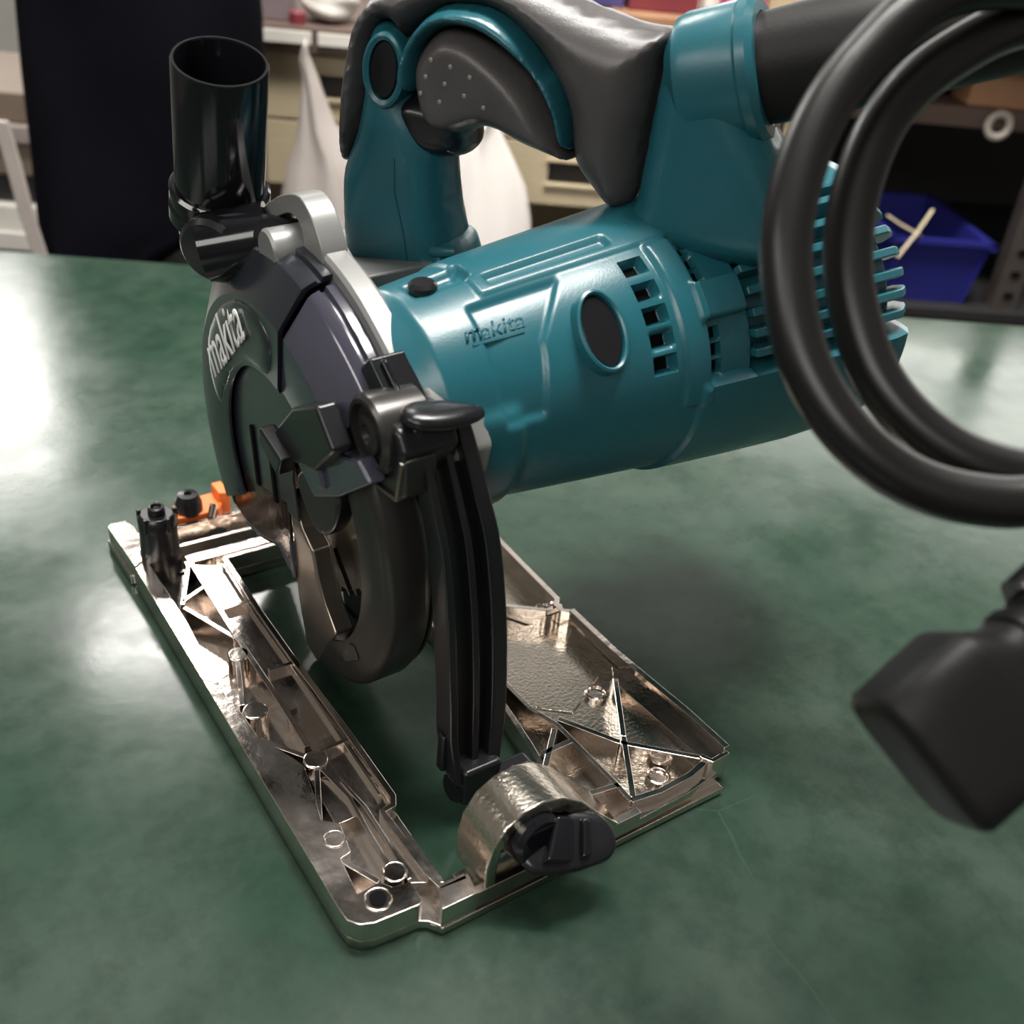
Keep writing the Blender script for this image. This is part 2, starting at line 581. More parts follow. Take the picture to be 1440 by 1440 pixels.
# near cross member: an upright face with a groove above its foot
b.prism([(26.5, -8.4), (39, -8.6), (40, -1), (29, -1)], W, 0.6, 12)
b.prism([(27, -9.0), (143.2, -8.8), (143.6, -2), (24, -2), (24.5, -6)], W, 0.5, 3.4)
b.prism([(27.5, -7.2), (142, -7.0), (142, -1), (27.5, -1)], W, 3, 5.2)
b.prism([(38, -8.6), (104, -8.4), (104, -5.6), (38, -5.8)], W, 4.6, 11.6)
b.prism([(39, -6), (104, -6), (104, 6), (39, 6)], W, 0.6, 4.6)
b.prism([(103, -8.4), (128, -7.6), (142, -5.4), (142, -2), (103, -2)], W, 4.6, 8.4)
# right panel
b.wall([(149.2, -1.5), (149.0, 20), (147.6, 40), (146.4, 60), (146.6, 90)], 2.6, 0.6, 14.5)
b.wall([(146.6, 90), (143.8, 92.5), (143.6, 97), (146.4, 100), (147.6, 130), (149, 158), (149, 230)], 2.6, 0.6, 13.5)
b.prism([(143.5, 0), (148.6, 0), (147, 40), (145.6, 60), (140.5, 52)], W, 3, 7)
b.wall([(96, 118), (96.5, 90), (98.6, 69), (99.3, 51), (103.1, 38.6), (104.2, 4), (104, -3)], 2.0, 0.6, 12)
b.wall([(93.5, 122), (93.4, 62), (90, 38), (87, 22), (86.5, -4)], 2.2, 0.6, 10)
for p, q in (((138, 49), (121, 22.7)), ((121, 22.7), (105.5, -2)), ((105.3, 41.6), (118, 21)), ((118, 21), (139, 1)), ((87, 24), (101, 38)), ((90, 30), (103, 30)), ((97, 130), (139, 97)),
             ((139, 97), (147, 97)), ((97, 96), (110, 92)), ((105, 5), (92, 7))):
    b.bar(p, q, 2.2, 2.5, 12)
b.wall([(104, -2.5), (116, -4.2), (130, -3.6), (141, -1)], 2.4, 2.5, 12)
b.wall([(139, 1), (141, -3), (149, -2.5)], 2.0, 2.5, 13)
for x, y, r, z in ((132, 52, 4.5, 5), (125, 6, 4.5, 5), (141, 100, 5, 9.5), (99, 8.4, 4, 5)):
    b.lathe([(r, 2.5), (r, z), (r - 1.0, z + 0.4), (r - 1.6, z - 0.8), (0.01, z - 0.8)], (x, y, 0), (0, 0, 1), 24)
# far cross members
b.prism([(-1, 205), (-1.6, 236), (149, 236), (149, 190), (36, 190), (20, 198)], W, 0.6, 5)
b.prism([(0, 200), (-1.2, 234), (0.5, 236.4), (6.5, 236), (9, 230), (8, 206)], W, 4, 12.5)
for y, z, x0 in ((223, 12, 22), (209, 11.5, 20), (191.6, 12, 35), (198.2, 9.5, 20)):
    b.bar((x0, y - 0.4), (148, y), 2.2, 4, z)
b.bar((8, 226), (24, 224), 2, 4, 11)
b.prism([(22, 208), (60, 208), (60, 198), (22, 198)], W, 4, 8.5)
base = obj('base_plate', b, CHROME, saw, bevel=0.75, seg=3)
obj('pan_floor', MB().prism([(89, -2), (149, -2), (149, 230), (94, 230), (94, 120), (93.5, 62), (90, 38), (88, 14)], W, 0.6, 3.2).prism([(97, 112), (140, 98), (140, 60), (118, 48), (101, 62)], W, 3, 3.9), CAST, base, bevel=0.5)
hole = obj('screw_hole', MB().lathe([(2.7, 12.05), (2.7, 12.7), (0.01, 12.7)], (11.6, 4.2, 0), (0, 0, 1), 20), DARK, base)

# bevel bracket at the near end and its lever
arch = [(38.6, 9), (38.4, 22), (39.8, 31), (44, 39), (50, 43.6), (57, 44.6), (65, 42), (73, 35), (82, 23), (92, 11), (92, 5), (86, 8), (79.5, 18), (71, 29), (64, 36), (57, 39),
        (51, 38.2), (46.6, 34.6), (43.6, 29), (42.6, 22), (42.6, 9)]
arch = [(x + 3, 9 + (z - 9) * 0.87) for x, z in arch]
br = MB().prism(arch, lambda x, z, y: W(x, y, z), -8.4, 9)
br.prism([(45, 9), (45, 22), (48, 29), (54, 33), (60, 34), (67, 31), (75, 24), (85, 12), (87, 8)], lambda x, z, y: W(x, y, z), 2, 5)
obj('bevel_bracket', br, CAST, saw, bevel=0.7)
lv_o = W(66.5, -12.5, 23)
lu = Vector((0.93, -0.30, -0.10)).normalized()
ln = Vector((0.0, -0.55, 0.84))
ln = (ln - lu * ln.dot(lu)).normalized()
lw = ln.cross(lu)
LV = lambda p, q, t: lv_o + lu * p * 0.88 + lw * q * 0.88 + ln * t * 0.9
lever = MB().inflate(smooth_poly([(-15, -8), (-7, -11), (7, -10), (17, -7), (20, 0), (16, 8), (5, 10.5), (-8, 10), (-15, 6), (-17, -1)], 4), LV, 2.6, 2.6, 2.0)
lever = obj('bevel_lever', lever, BLACK, saw, weld=True)
obj('lever_grip', MB().prism([(-10, -7), (0, -8), (2.5, 7), (-4, 8)], LV, 1.5, 8.5).prism([(4.0, -7), (8, -6.5), (9.5, 6), (6.5, 7)], LV, 1.5, 6), GLOSSB, lever, bevel=1.2, seg=3)
obj('lever_hub', MB().lathe([(9, -1), (9, 9), (7.5, 10.5), (0.01, 10.5)], W(57, -2, 26), (0.1, -1, 0.1), 28), GLOSSB, lever)

# depth post and rear orange catch
kp = MB().lathe([(8.4, 3), (8.2, 12), (7.7, 24), (8.0, 26), (8.0, 31), (6.6, 33), (0.01, 33)], W(12.5, 205, 0), (0, 0, 1), 28)
kp.lathe([(3.6, 33), (3.4, 36), (2.2, 36.4), (2.0, 34.8), (0.01, 34.8)], W(12.5, 205, 0), (0, 0, 1), 20)
for k in range(5):
    an = 2 * pi * k / 5
    kp.box(-0.9, 0.9, -0.9, 0.9, 27, 33.8, lambda x, y, z, an=an: W(12.5 + 7.6 * cos(an) + x, 205 + 7.6 * sin(an) + y, z))
obj('clamp_knob', kp, BLACK, saw, bevel=0.4)
oc = MB().prism([(24, 226), (28, 237), (38, 240), (52, 241), (53, 230), (50, 231), (46, 226), (38, 225)], W, 8, 14)
oc.prism([(48, 231), (53, 229), (53, 241), (48, 241)], W, 8, 19)
oc = obj('rear_catch', oc, ORANGE, saw, bevel=0.8)
oc['label'] = 'orange plastic catch'
obj('catch_bolt', MB().lathe([(6.2, 13), (6.0, 18), (4.4, 22), (1.8, 22.4), (1.8, 21), (0.01, 21)], W(34, 231, 0), (0, 0, 1), 20), BLACK, oc)
obj('catch_pin', MB().tube([W(41, 223, 12), W(44, 227, 16)], 1.7, 12), CHROME, base)

# blade and its flange
bl = MB()
teeth = []
for k in range(36):
    t = 360 * k / 36
    teeth += [(42.2, t), (42.5, t + 6.0), (45, t + 7.2), (44.6, t + 9.4)]
bl.prism(teeth, lambda r, t, a: P(a, r, -t), 6.0, 7.6)
blade = obj('saw_blade', bl, STEEL, saw, bevel=0, flat=True)
obj('blade_flange', MB().lathe([(15, -3), (14, -4.5), (9, -5), (7, -7), (0.01, -7)], P(8, 0, 0), HN, 32), BLACK, blade, bevel=0.4)
obj('blade_slot', MB().prism([(42, 236), (43, 239.5), (27, 247), (26, 243)], lambda r, t, a: P(a, r, t), 5.6, 6.1), DARK, blade)

# lower guard: a U channel round the blade
gp = [(-5.5, 58), (-5.5, 72), (-3.5, 75), (-2, 75.6), (8, 75.8), (10, 75), (12, 73), (12, 60), (11, 60), (10.6, 73), (-4.2, 73), (-4.5, 58)]
gd = MB().sweep(gp, 132, 268, 70)
guard = obj('lower_guard', gd, GUARD, saw)
obj('guard_web', MB().prism([(132, 66), (129.8, 51.3), (130.8, 34.2), (131.8, 19.8), (130.4, 8), (127.5, -5.5), (118.3, -7.0), (98.1, 22), (106.5, 30.5), (110.5, 39.4), (112.7, 50.8), (121.3, 55), (127, 66)], lambda y, h, a: H(a, y, h), -5.8, 2), GUARD_LIT, guard, bevel=1.2, seg=3)
obj('guard_bump', MB().prism([(60, 221), (62, 218), (67, 219), (66, 231), (63, 232)], lambda r, t, a: P(a, r, t), -6.3, -5.3), GUARD, guard, bevel=0.4)
obj('guard_back', MB().prism([(74, t) for t in range(132, 269, 4)] + [(30, t) for t in range(268, 131, -8)], lambda r, t, a: P(a, r, t), 12, 13), BLACK, guard)

# smoky dust cover: a rear shell with the lettering and a hinged front shell
cp = [(-8, 46), (-8.6, 48), (-8.6, 69), (-7.6, 71), (-0.8, 83), (0.6, 84.3), (3, 85.2), (3.6, 84.2), (4.6, 84.2), (5.2, 86.2), (9, 86.6), (9, 85), (1.2, 82.6), (0, 81.6), (-6.4, 70), (-7, 68), (-7, 46)]
cv = MB().sweep(cp, 105, 136, 40)
front = obj('front_dust_cover', cv, SMOKE, saw, angle=25)
face = [(45.5, t) for t in range(-18, 106, 4)]
cp2 = [(a - (1 if a < 0 else 0), r + (2 if r > 60 else 0)) for a, r in cp]
cv2 = MB().sweep(cp2, -31, 103.5, 90)
rear = obj('rear_dust_cover', cv2, SMOKE_FACE, saw, angle=25)
pad = [(48, 94), (56, 99), (64, 98), (69, 90), (70, 78), (69, 66), (68, 52), (67, 36), (62, 22), (52, 14), (47.5, 30), (47, 50), (47, 74)]
pad = smooth_poly([(r * cos(radians(t)), r * sin(radians(t))) for r, t in pad], 4)
obj('cover_boss', MB().inflate(pad, lambda p, q, t: H(-9.2 - t, YC + p, HC + q), 1.6, 5.0, 2.5), SMOKE_FACE, rear, weld=True, remesh=0.8)
SKIRT = [(191, 46), (196, 30), (193.8, 25.5), (178.7, 24), (160, 28), (143.4, 34.8), (134, 30), (131, 27.5), (131, 44), (130.4, 62), (150, 56)]
obj('inner_panel', MB().prism([(178, 104), (160, 112), (140, 117), (122, 116), (110, 110), (119, 91), (123, 76), (122, 58), (150, 56), (191, 44)], lambda y, h, a: H(a, y, h), -6.4, -5.4), SMOKE_FACE, rear, bevel=0.4)
obj('cover_skirt', MB().prism(SKIRT, lambda y, h, a: H(a, y, h), -6.6, -5.2), SKIRTM, rear, bevel=0.4)
obj('cover_skirt_rim', MB().tube([H(-6.4, y, h) for y, h in SKIRT[3:9]], 0.9, 10), SMOKE, rear)
for y_, h_, l in ((158, 62, 26), (141, 62, 20)):
    obj('panel_slot', MB().box(-7.4, -6.3, y_ - 1.3, y_ + 1.3, h_ - l * 0.3, h_ + l * 0.7, lambda a, y, h: H(a, y, h)), DARK, rear, bevel=0.4)
for t in (9, 19):
    obj('cover_tab', MB().prism([(80, t - 2.5), (93, t - 2), (95, t), (93, t + 2.5), (80, t + 3)], lambda r, t, a: P(a, r, t), 2, 5), BLACK, rear, bevel=1)


def text_mesh(s, size, shear, squeeze, bold, depth, name, fn, material, parent):
    cu = bpy.data.curves.new(name, 'FONT')
    cu.body = s
    cu.size = size
    cu.shear = shear
    cu.offset = bold
    cu.align_x = 'CENTER'
    cu.space_character = 1.0
    cu.resolution_u = 4
    to = bpy.data.objects.new(name, cu)
    C.objects.link(to)
    bpy.context.view_layer.update()
    me = bpy.data.meshes.new_from_object(to.evaluated_get(bpy.context.evaluated_depsgraph_get()))
    bpy.data.objects.remove(to)
    bpy.data.curves.remove(cu)
    bm = bmesh.new()
    bm.from_mesh(me)
    g = bmesh.ops.extrude_face_region(bm, geom=bm.faces[:])
    for e in g['geom']:
        if isinstance(e, bmesh.types.BMVert):
            e.co.z += depth
    bm.verts.ensure_lookup_table()
    for v in bm.verts:
        v.co = fn(v.co.x * squeeze, v.co.y, v.co.z) * U
    bmesh.ops.recalc_face_normals(bm, faces=bm.faces)
    bm.to_mesh(me)
    bm.free()
    o = bpy.data.objects.new(name, me)
    C.objects.link(o)
    me.materials.clear()
    me.materials.append(material)
    o.parent = parent
    o.matrix_parent_inverse = parent.matrix_world.inverted()
    return o


# white lettering on the cover: runs from low rear up to the front
tx = Vector((-46.0, 38.0))
tl = tx.length
tx /= tl
ty = Vector((tx.y, -tx.x)) * -1
ty = Vector((-tx.y, tx.x)) if (-tx.y * 1 + tx.x * 1) > 0 else Vector((tx.y, -tx.x))
tc_ = Vector((161.5, 112.5))
text_mesh('makita', 23, 0.25, 0.84, 0.12, 0.3, 'brand_lettering', lambda x, y, z: H(-11.6 - z, tc_.x + tx.x * x + ty.x * (y - 5), tc_.y + tx.y * x + ty.y * (y - 5)), WHITE, rear)

# grey metal frame ring, hook, pin and lug
fp = [(8.5, 80), (8.5, 90), (9.5, 91.4), (16, 91.4), (17.5, 90), (17.5, 60), (15, 60), (15, 80)]
fr = MB().sweep(fp, -42, 140, 100)
fr.prism([(84, t) for t in range(-26, 152, 4)] + [(40, 180), (30, 240), (30, 300), (50, -40)], lambda r, t, a: P(a, r, t), 13.4, 15.4)
frame = obj('motor_side_frame', fr, ALU, saw, angle=30)
hk = MB().prism(smooth_poly([(116, 156), (120, 164), (126, 169.5), (134, 171), (150, 165.5), (166, 156), (174, 149), (172.5, 146.5), (163, 151.5), (149, 159.5), (138, 163.5), (131, 161), (129, 152), (118, 148)], 3), lambda y, h, a: H(a, y, h), 8, 17)
obj('nozzle_hook', hk, ALU, frame, bevel=1.2, seg=3)
obj('nozzle_pin', MB().lathe([(7.4, 0), (7.4, 17), (6.6, 18), (0.01, 18)], H(16, 137, 153), -HN, 24), ALU, frame)
lg = MB().prism([(78, 131), (66, 134), (56, 126), (50, 116), (53, 105), (62, 99), (80, 104)], lambda y, h, a: H(a, y, h), 14, 30)
lg.prism([(96, 138), (76, 133), (72, 110), (90, 108)], lambda y, h, a: H(a, y, h), 10, 17)
obj('frame_lug', lg, ALU, frame, bevel=2, seg=3)
gx = MB().prism([(88, 96), (150, 96), (215, 118), (215, 128), (190, 138), (130, 158), (96, 140)], lambda y, h, a: H(a, y, h), 16, 21)
gx.prism([(150, 120), (216, 118), (218, 124), (150, 132)], lambda y, h, a: H(a, y, h), 18, 86)
obj('gear_plate', gx, ALU, frame, bevel=1.2)

# black latch and pivots on the front of the cover
lt = MB().prism([(36, 114), (64, 124), (83, 131), (83, 141), (62, 143), (41, 133)], lambda r, t, a: P(a, r, t), -15, -8)
latch = obj('cover_latch', lt, BLACK, saw, bevel=1.4, seg=3)
obj('latch_lip', MB().prism([(33, 112), (40, 112), (46, 134), (37, 138)], lambda r, t, a: P(a, r, t), -19, -13), BLACK, latch, bevel=1)
obj('latch_bracket', MB().prism([(33, 128), (64, 139), (86, 144), (90, 149), (62, 152), (39, 153)], lambda r, t, a: P(a, r, t), -10, -4).prism([(52, 138), (57, 139), (55, 149), (50, 149)], lambda r, t, a: P(a, r, t), -11.6, -9), SMOKE, latch, bevel=1)
obj('hinge_block', MB().prism([(80, 125), (93, 127), (95, 139), (80, 139)], lambda r, t, a: P(a, r, t), 2, 14).prism([(93, 128), (95, 128.5), (97, 138), (94, 138)], lambda r, t, a: P(a, r, t), 4.5, 6.5), GLOSSB, saw, bevel=1.2, seg=3)
ps = MB().lathe([(11.5, 16), (12.4, 3), (12.2, 0.6), (11.0, -0.6), (9.6, -0.6), (9.2, 1.6), (6.4, 1.6), (6.0, -0.2), (3.4, -0.4), (2.8, 1.2), (0.01, 1.2)], H(-5, 63.6, 123.4), HN, 36)
pivot = obj('guard_pivot', ps, GUARD, saw)
obj('pivot_block', MB().prism([(78, 108), (81, 117), (74, 127), (62, 131.5), (50, 130.5), (46, 124), (51, 112), (66, 106)], lambda y, h, a: H(a, y, h), -3, 16), BLACK, pivot, bevel=2, seg=3)
obj('pivot_gusset', MB().prism([(80, 107), (60, 119), (45.5, 123), (46.6, 110.4), (50.6, 107), (72, 101)], lambda y, h, a: H(a, y, h), -2.6, 8), GUARD, pivot, bevel=1)
obj('gusset_rib', MB().wall([(78, 104), (51, 107.5), (47, 122)], 1.6, -3.6, 1, lambda y, h, a: H(a, y, h)), GUARD_LIT, pivot, bevel=0.4)
obj('bracket_lobe', MB().prism(smooth_poly([(113, 84), (109, 73), (101, 68.5), (92.5, 71), (84, 81), (81, 94), (95, 96)], 4), lambda y, h, a: H(a, y, h), -8.6, -2), BLACK, latch, bevel=1.5, seg=3)

# ribbed black arm in front of the guard
ap = smooth_poly([(52.5, 55, 142), (54.5, 52, 133), (57, 47.5, 117), (59.5, 44.5, 102), (61.5, 41.5, 78), (63.2, 39.5, 50), (62.8, 37, 32), (61.5, 33, 16)], 5, closed=False)
aw = [interp(i / (len(ap) - 1), [0, 0.15, 0.35, 0.65, 0.85, 1], [9.5, 9.5, 10.5, 11.5, 11.2, 8.5]) for i in range(len(ap))]


def strip(x0, x1, y0, y1):                      # fractions across the arm, millimetres out of it
    r = []
    for p, hw in zip(ap, aw):
        r.append([W(p[0] + hw * x0, p[1] + y0, p[2]), W(p[0] + hw * x1, p[1] + y0, p[2]), W(p[0] + hw * x1, p[1] + y1, p[2]), W(p[0] + hw * x0, p[1] + y1, p[2])])
    return r


ar = MB().rings(strip(-0.95, 0.95, 0, 5))
arm = obj('guide_arm', ar, BLACK, saw, bevel=0.8)
obj('arm_rib', MB().rings(strip(-1.0, -0.72, -6, 4)), BLACK, arm, bevel=0.8)
obj('arm_rib', MB().rings(strip(-0.14, 0.12, -4, 2)), BLACK, arm, bevel=0.8)
obj('arm_rib', MB().rings(strip(0.45, 1.0, -5, 4)), BLACK, arm, bevel=1.2)
obj('arm_cap', MB().inflate(smooth_poly([(41, 53), (46, 58), (56, 57), (66, 49), (60, 45), (50, 44), (42, 47)], 3), lambda x, y, t: W(x, y, 144 + t * 0.9 + (x - 50) * -0.06), 3.0, 3.5, 3), BLACK, arm, weld=True)
obj('arm_pin', MB().tube([W(53, 32, 11), W(53.8, 32, 11), W(64, 32, 12)], [4.2, 5.2, 5.2], 20), GLOSSB, arm)
obj('arm_foot', MB().box(55, 70, 26, 38, 6, 22).box(68, 82, 24, 31, 12, 17), BLACK, arm, bevel=1.8, seg=3)
obj('arm_clip', MB().box(50.5, 54, 34, 38, 18, 34), BLACK, arm, bevel=1)

# dust nozzle
pdir = (H(0, 169, 207) - H(0, 186, 157)).normalized()
p0 = H(1.2, 184.5, 157)
nz = MB().lathe([(15.2, 0), (15.2, 49.5), (14.9, 50.1), (14.1, 50.1), (13.8, 49.5), (13.6, 0)], p0, pdir, 48, closed=True)
nozzle = obj('dust_nozzle', nz, GLOSSB, saw)
co = MB().lathe([(16.6, -9), (17.4, -8), (17.4, -3.5), (16.6, -3), (16.6, 0), (17.2, 0.5), (17.2, 3.5), (16.2, 4.6), (13.0, 4.6), (12.4, -9)], p0, pdir, 48, closed=True)
obj('nozzle_collar', co, GLOSSB, nozzle)
scr = p0 + (H(-13, 172, 157) - H(0, 185, 157)) * 0.78
obj('collar_screw', MB().tube([scr + HN * -3 - HD * 2, scr + HN * 9 - HD * 0.5], 3.0, 16), GLOSSB, nozzle)
for k in range(7):
    q = scr + HN * (2 + k * 1.7) - HD * (1.2 - k * 0.2) + Vector((0, -3.1, 1.2))
    obj('collar_ridge', MB().box(-0.5, 0.5, -0.8, 0.8, -2.2, 2.2, lambda x, y, z, q=q: q + HN * x + Vector((0, y, 0)) + HD * z), GLOSSB, nozzle)
el = MB().tube([p0 - pdir * 2, p0 - pdir * 10 + HN * -1, H(-3, 176, 143), H(-4, 170, 137)], [15, 14.6, 13, 9.5], 28)
el.tube([H(-12, 168, 146), H(8, 158, 150)], 11.5, 28)
obj('nozzle_elbow', el, GLOSSB, nozzle, angle=50)
obj('elbow_cap', MB().lathe([(9, 1.5), (11.6, 0), (11.6, -3.5), (10.0, -5.2), (4, -5.8), (0.01, -5.8)], H(-9, 165, 147), (HN * 0.75 + Vector((0, 0.62, 0)) + HD * 0.1), 36), BLACK, nozzle)
obj('elbow_neck', MB().tube([H(4, 158, 151), H(10, 140, 153.5)], 7.2, 20), BLACK, nozzle)

# motor housing
YM, HM = 92.0, 114.0
AS, RS = [10, 17, 20, 50, 80, 110, 140, 170, 196, 203, 207], [30, 34, 36, 40, 43.3, 46.5, 49.4, 51.8, 52.4, 51.5, 48]


def sm(x, a, b_, s_=0.6):                       # soft box mask
    f = lambda v: 1 / (1 + exp(-max(-40, min(40, v * 6 / s_))))
    return f(x - a) * f(b_ - x)


def MP(a, t, r):
    t = radians(t)
    return H(a, YM - r * cos(t), HM + r * sin(t))


VENT_T = [60.3, 48.6, 37.6, 27.2, 16.8]
SLOT_T = [64, 57, 50, 24, 16.5, 9]


def motor_r(a, t):
    r = interp(a, AS, RS)
    d = 0.0
    step_a = interp(t, [-10, 16, 40, 50, 66, 72], [48, 51, 54, 59, 68, 71])
    if -12 < t < 69:
        d -= 1.6 * sm(a, 36, step_a, 1.5) * sm(t, 8, 66, 4)
    d += 0.9 * sm(a, 42, 300, 1.2) * sm(t, 69.5, 150, 1.5)                  # upper shell lip
    d -= 2.0 * sm(a, 47, 92, 1.5) * sm(t, 74.5, 80.5, 1.5)                  # long finger groove
    for vt in VENT_T:
        d -= 4.5 * sm(a, 90, 98, 0.5) * sm(t, vt - 3.4, vt + 3.4, 0.7)
    d += 1.4 * sm(a, 101.5, 111, 1.0) * sm(t, -4, 68, 2)
    pan = sm(a, 111.5, 131, 0.6) * sm(t, 4.5, 69, 0.8)
    d -= 3.2 * pan
    for st in SLOT_T:
        d -= 3.5 * sm(a, 112.4, 118, 0.4) * sm(t, st - 2.6, st + 2.6, 0.6)
    d += 4.6 * sm(a, 109, 128, 0.7) * sm(t, 30.5, 46, 0.8) * (1 if a > 111 else 0.3)
    d -= 9.0 * sm(a, 131, 300, 0.5) * sm(t, 4.5, 70, 0.8)
    d -= 9.0 * sm(a, 140, 300, 0.5) * sm(t, 150, 215, 1.5)
    d += 1.6 * sm(a, 108, 300, 0.8) * sm(t, -130, 4.3, 0.8)                 # lower shell lip
    d -= 3.0 * sm(a, 25, 44, 1.5) * sm(t, 84, 97, 3)                        # screw channel
    d += 2.5 * sm(a, 14, 42, 5) * sm(t, -60, 14, 9)                         # gear bulge
    return r + d


na, ntt = 260, 300
As = [10 + 197 * i / na for i in range(na + 1)]
rings = []
for a in As:
    rings.append([MP(a, t, motor_r(a, t)) for t in (360 * k / ntt - 130 for k in range(ntt))])
mo = MB().rings(rings, caps=True)
motor = obj('motor_housing', mo, TEAL, saw, angle=60)
for t in (66, 56, 46.5, 37.2, 28.2, 19.8, 11.6):
    f = MB()
    st = [(131, 0.4), (134, 0), (200, 0), (206, 0.6), (209, 2.5)]
    f.rings([[MP(a, t - 1.9, 40), MP(a, t - 1.9, interp(a, AS, RS) - d), MP(a, t + 1.9, interp(a, AS, RS) - d), MP(a, t + 1.9, 40)] for a, d in st])
    obj('cooling_fin', f, TEAL, motor, bevel=0.7)
obj('rear_hub', MB().lathe([(41, 0), (41, 8), (38, 11), (0.01, 11)], H(196, YM, HM), HN, 40), TEAL_D, motor)
for vt in VENT_T:
    obj('vent_dark_fill', MB().rings([[MP(a, vt - 3.3, 36), MP(a, vt - 3.3, interp(a, AS, RS) - 4.1), MP(a, vt + 3.3, interp(a, AS, RS) - 4.1), MP(a, vt + 3.3, 36)] for a in (90.2, 97.8)]), DARK, motor)  # black inserts stand in for the shade in the vents
for vt in SLOT_T:
    obj('vent_dark_fill', MB().rings([[MP(a, vt - 2.5, 36), MP(a, vt - 2.5, interp(a, AS, RS) - 5.4), MP(a, vt + 2.5, interp(a, AS, RS) - 5.4), MP(a, vt + 2.5, 36)] for a in (112.6, 117.8)]), DARK, motor)
cn = (MP(73, 37, 50) - MP(73, 37, 40)).normalized()
cq = HN.cross(cn).normalized()
cc = MP(73, 37, 43.9)
CP = lambda p, q, t: cc + HN * p + cq * q + cn * t
oval = lambda rx, ry, n=40: [(rx * cos(2 * pi * k / n), ry * sin(2 * pi * k / n)) for k in range(n)]
rim = MB().rings([[CP(p, q, t) for p, q in oval(rx, ry)] for rx, ry, t in ((9.2, 13.6, -5), (8.8, 13.2, 0.9), (8.0, 12.4, 1.3), (7.3, 11.7, 0.8), (7.2, 11.6, -5))], caps=False)
obj('brush_cap_rim', rim, TEAL, motor)
obj('brush_cap', MB().rings([[CP(p, q, t) for p, q in oval(rx, ry)] for rx, ry, t in ((7.2, 11.6, -6), (7.1, 11.5, -0.6), (6.4, 10.8, 0.0), (0.1, 0.1, 0.2))], caps=False), BLACK, motor)
obj('housing_screw', MB().lathe([(4.6, -4), (4.6, 2.5), (3.6, 3.5), (0.01, 3.5)], MP(29, 88, 36), (MP(29, 88, 50) - MP(29, 88, 30)), 24), BLACK, motor)
text_mesh('makita', 8.4, 0.28, 1.05, 0.06, 0.5, 'embossed_lettering', lambda x, y, z: MP(40.5 + x * 0.9, 49.0 + y * 1.35, interp(40.5 + x * 0.9, AS, RS) + z * 0.8 - (1.9 if 40.5 + x * 0.9 > 36 else -0.1 + 0)), TEAL_D, motor)
obj('embossed_line', MB().rings([[MP(a, 46.6, 38), MP(a, 46.6, interp(a, AS, RS) - 1.2), MP(a, 47.6, interp(a, AS, RS) - 1.2), MP(a, 47.6, 38)] for a in (32, 38, 44, 50)]), TEAL_D, motor)

# D handle: outline in an upright plane running from the front post to the motor
HF = Vector((70.0, 175.0))
hu = Vector((60.0, -87.0)).normalized()
hv = Vector((-hu.y, hu.x))


def HP(s, h, t):
    return H(HF.x + hu.x * s + hv.x * t, HF.y + hu.y * s + hv.y * t, h)


post = smooth_poly([(-24, 112), (-24.2, 132), (-23.8, 148), (-22.4, 160), (-17, 172), (-13, 186), (-11, 200), (-8, 209), (-2, 211), (2, 207), (6, 198), (9, 190), (15, 181), (19, 170), (19.3, 164), (21, 148), (24, 134), (25, 112)], 3)
handle = obj('handle_post', MB().inflate(post, HP, 17.5, 12, 3.2), TEAL, saw, weld=True, remesh=0.8)
obj('post_seam', MB().wall([(4, 168), (3.6, 156), (6.5, 142), (9, 124)], 0.9, -17.9, -16.5, HP), TEAL_D, handle)
obj('post_hook', MB().tube([HP(17, 135, -14), HP(22, 136.3, -16), HP(27.5, 137.2, -16)], [2.2, 2.2, 1.8], 12), TEAL, handle)
obj('post_foot', MB().inflate(smooth_poly([(-24, 114), (24, 114), (26, 134), (18, 139), (8, 126), (-16, 128)], 3), HP, 19.5, 8, 3.5), TEAL, handle, weld=True, remesh=0.8)
grip = smooth_poly([(-25, 160), (-23.5, 180), (-20, 197), (-14, 213), (0, 224), (15, 228.5), (35, 230), (52, 227), (66, 222.5), (86, 217.5), (96, 216.2), (94, 206), (91.8, 184), (90, 165),
                    (86, 159), (80.6, 158.9), (74, 165), (67, 174), (64, 190), (57, 202), (48, 211), (36, 217.5), (20, 216.5), (9, 209), (4, 205), (0, 210), (-5, 210), (-9, 203), (-11, 190), (-14, 177), (-21, 163)], 3)
gr = obj('handle_grip', MB().inflate(grip, HP, 19, 15, 2.8), RUBBER, handle, weld=True, remesh=0.8)
arc = smooth_poly([(4, 192), (7, 206), (19, 218), (36, 219.5), (49, 213), (58.5, 202.5), (62, 200), (66.5, 190), (67.5, 177), (63, 180), (60, 190), (52, 201), (40, 209), (30, 212), (20, 210.5), (13, 203), (11, 190)], 3)
obj('handle_arch', MB().inflate(arc, HP, 20.5, 4.5, 1.5), TEAL, handle, weld=True, remesh=0.8)
pad_ = smooth_poly([(9, 196), (13, 206), (21, 212.5), (31, 212.5), (42, 207), (53, 198), (61, 187), (67, 173), (60, 174), (50, 176.5), (37, 180.5), (24, 176), (13, 180)], 3)
sp = obj('handle_side_pad', MB().inflate(pad_, HP, 19.6, 8, 2.2), RUBBER, handle, weld=True, remesh=0.8)
for s_, h_ in ((20, 203), (27, 201.5), (34, 199), (18, 197.5), (25, 196), (32, 193), (39, 190), (23, 190), (16, 192)):
    obj('pad_dot', MB().lathe([(0.9, -0.6), (0.8, 0.4), (0.01, 0.7)], HP(s_, h_, -19.3), HP(0, 0, -1) - HP(0, 0, 0), 8), ALU, sp)
trg = smooth_poly([(1, 186), (3, 177), (9, 170), (16, 167.5), (25, 168.5), (28.5, 172), (29, 179), (38, 181), (36, 186), (10, 190)], 3)
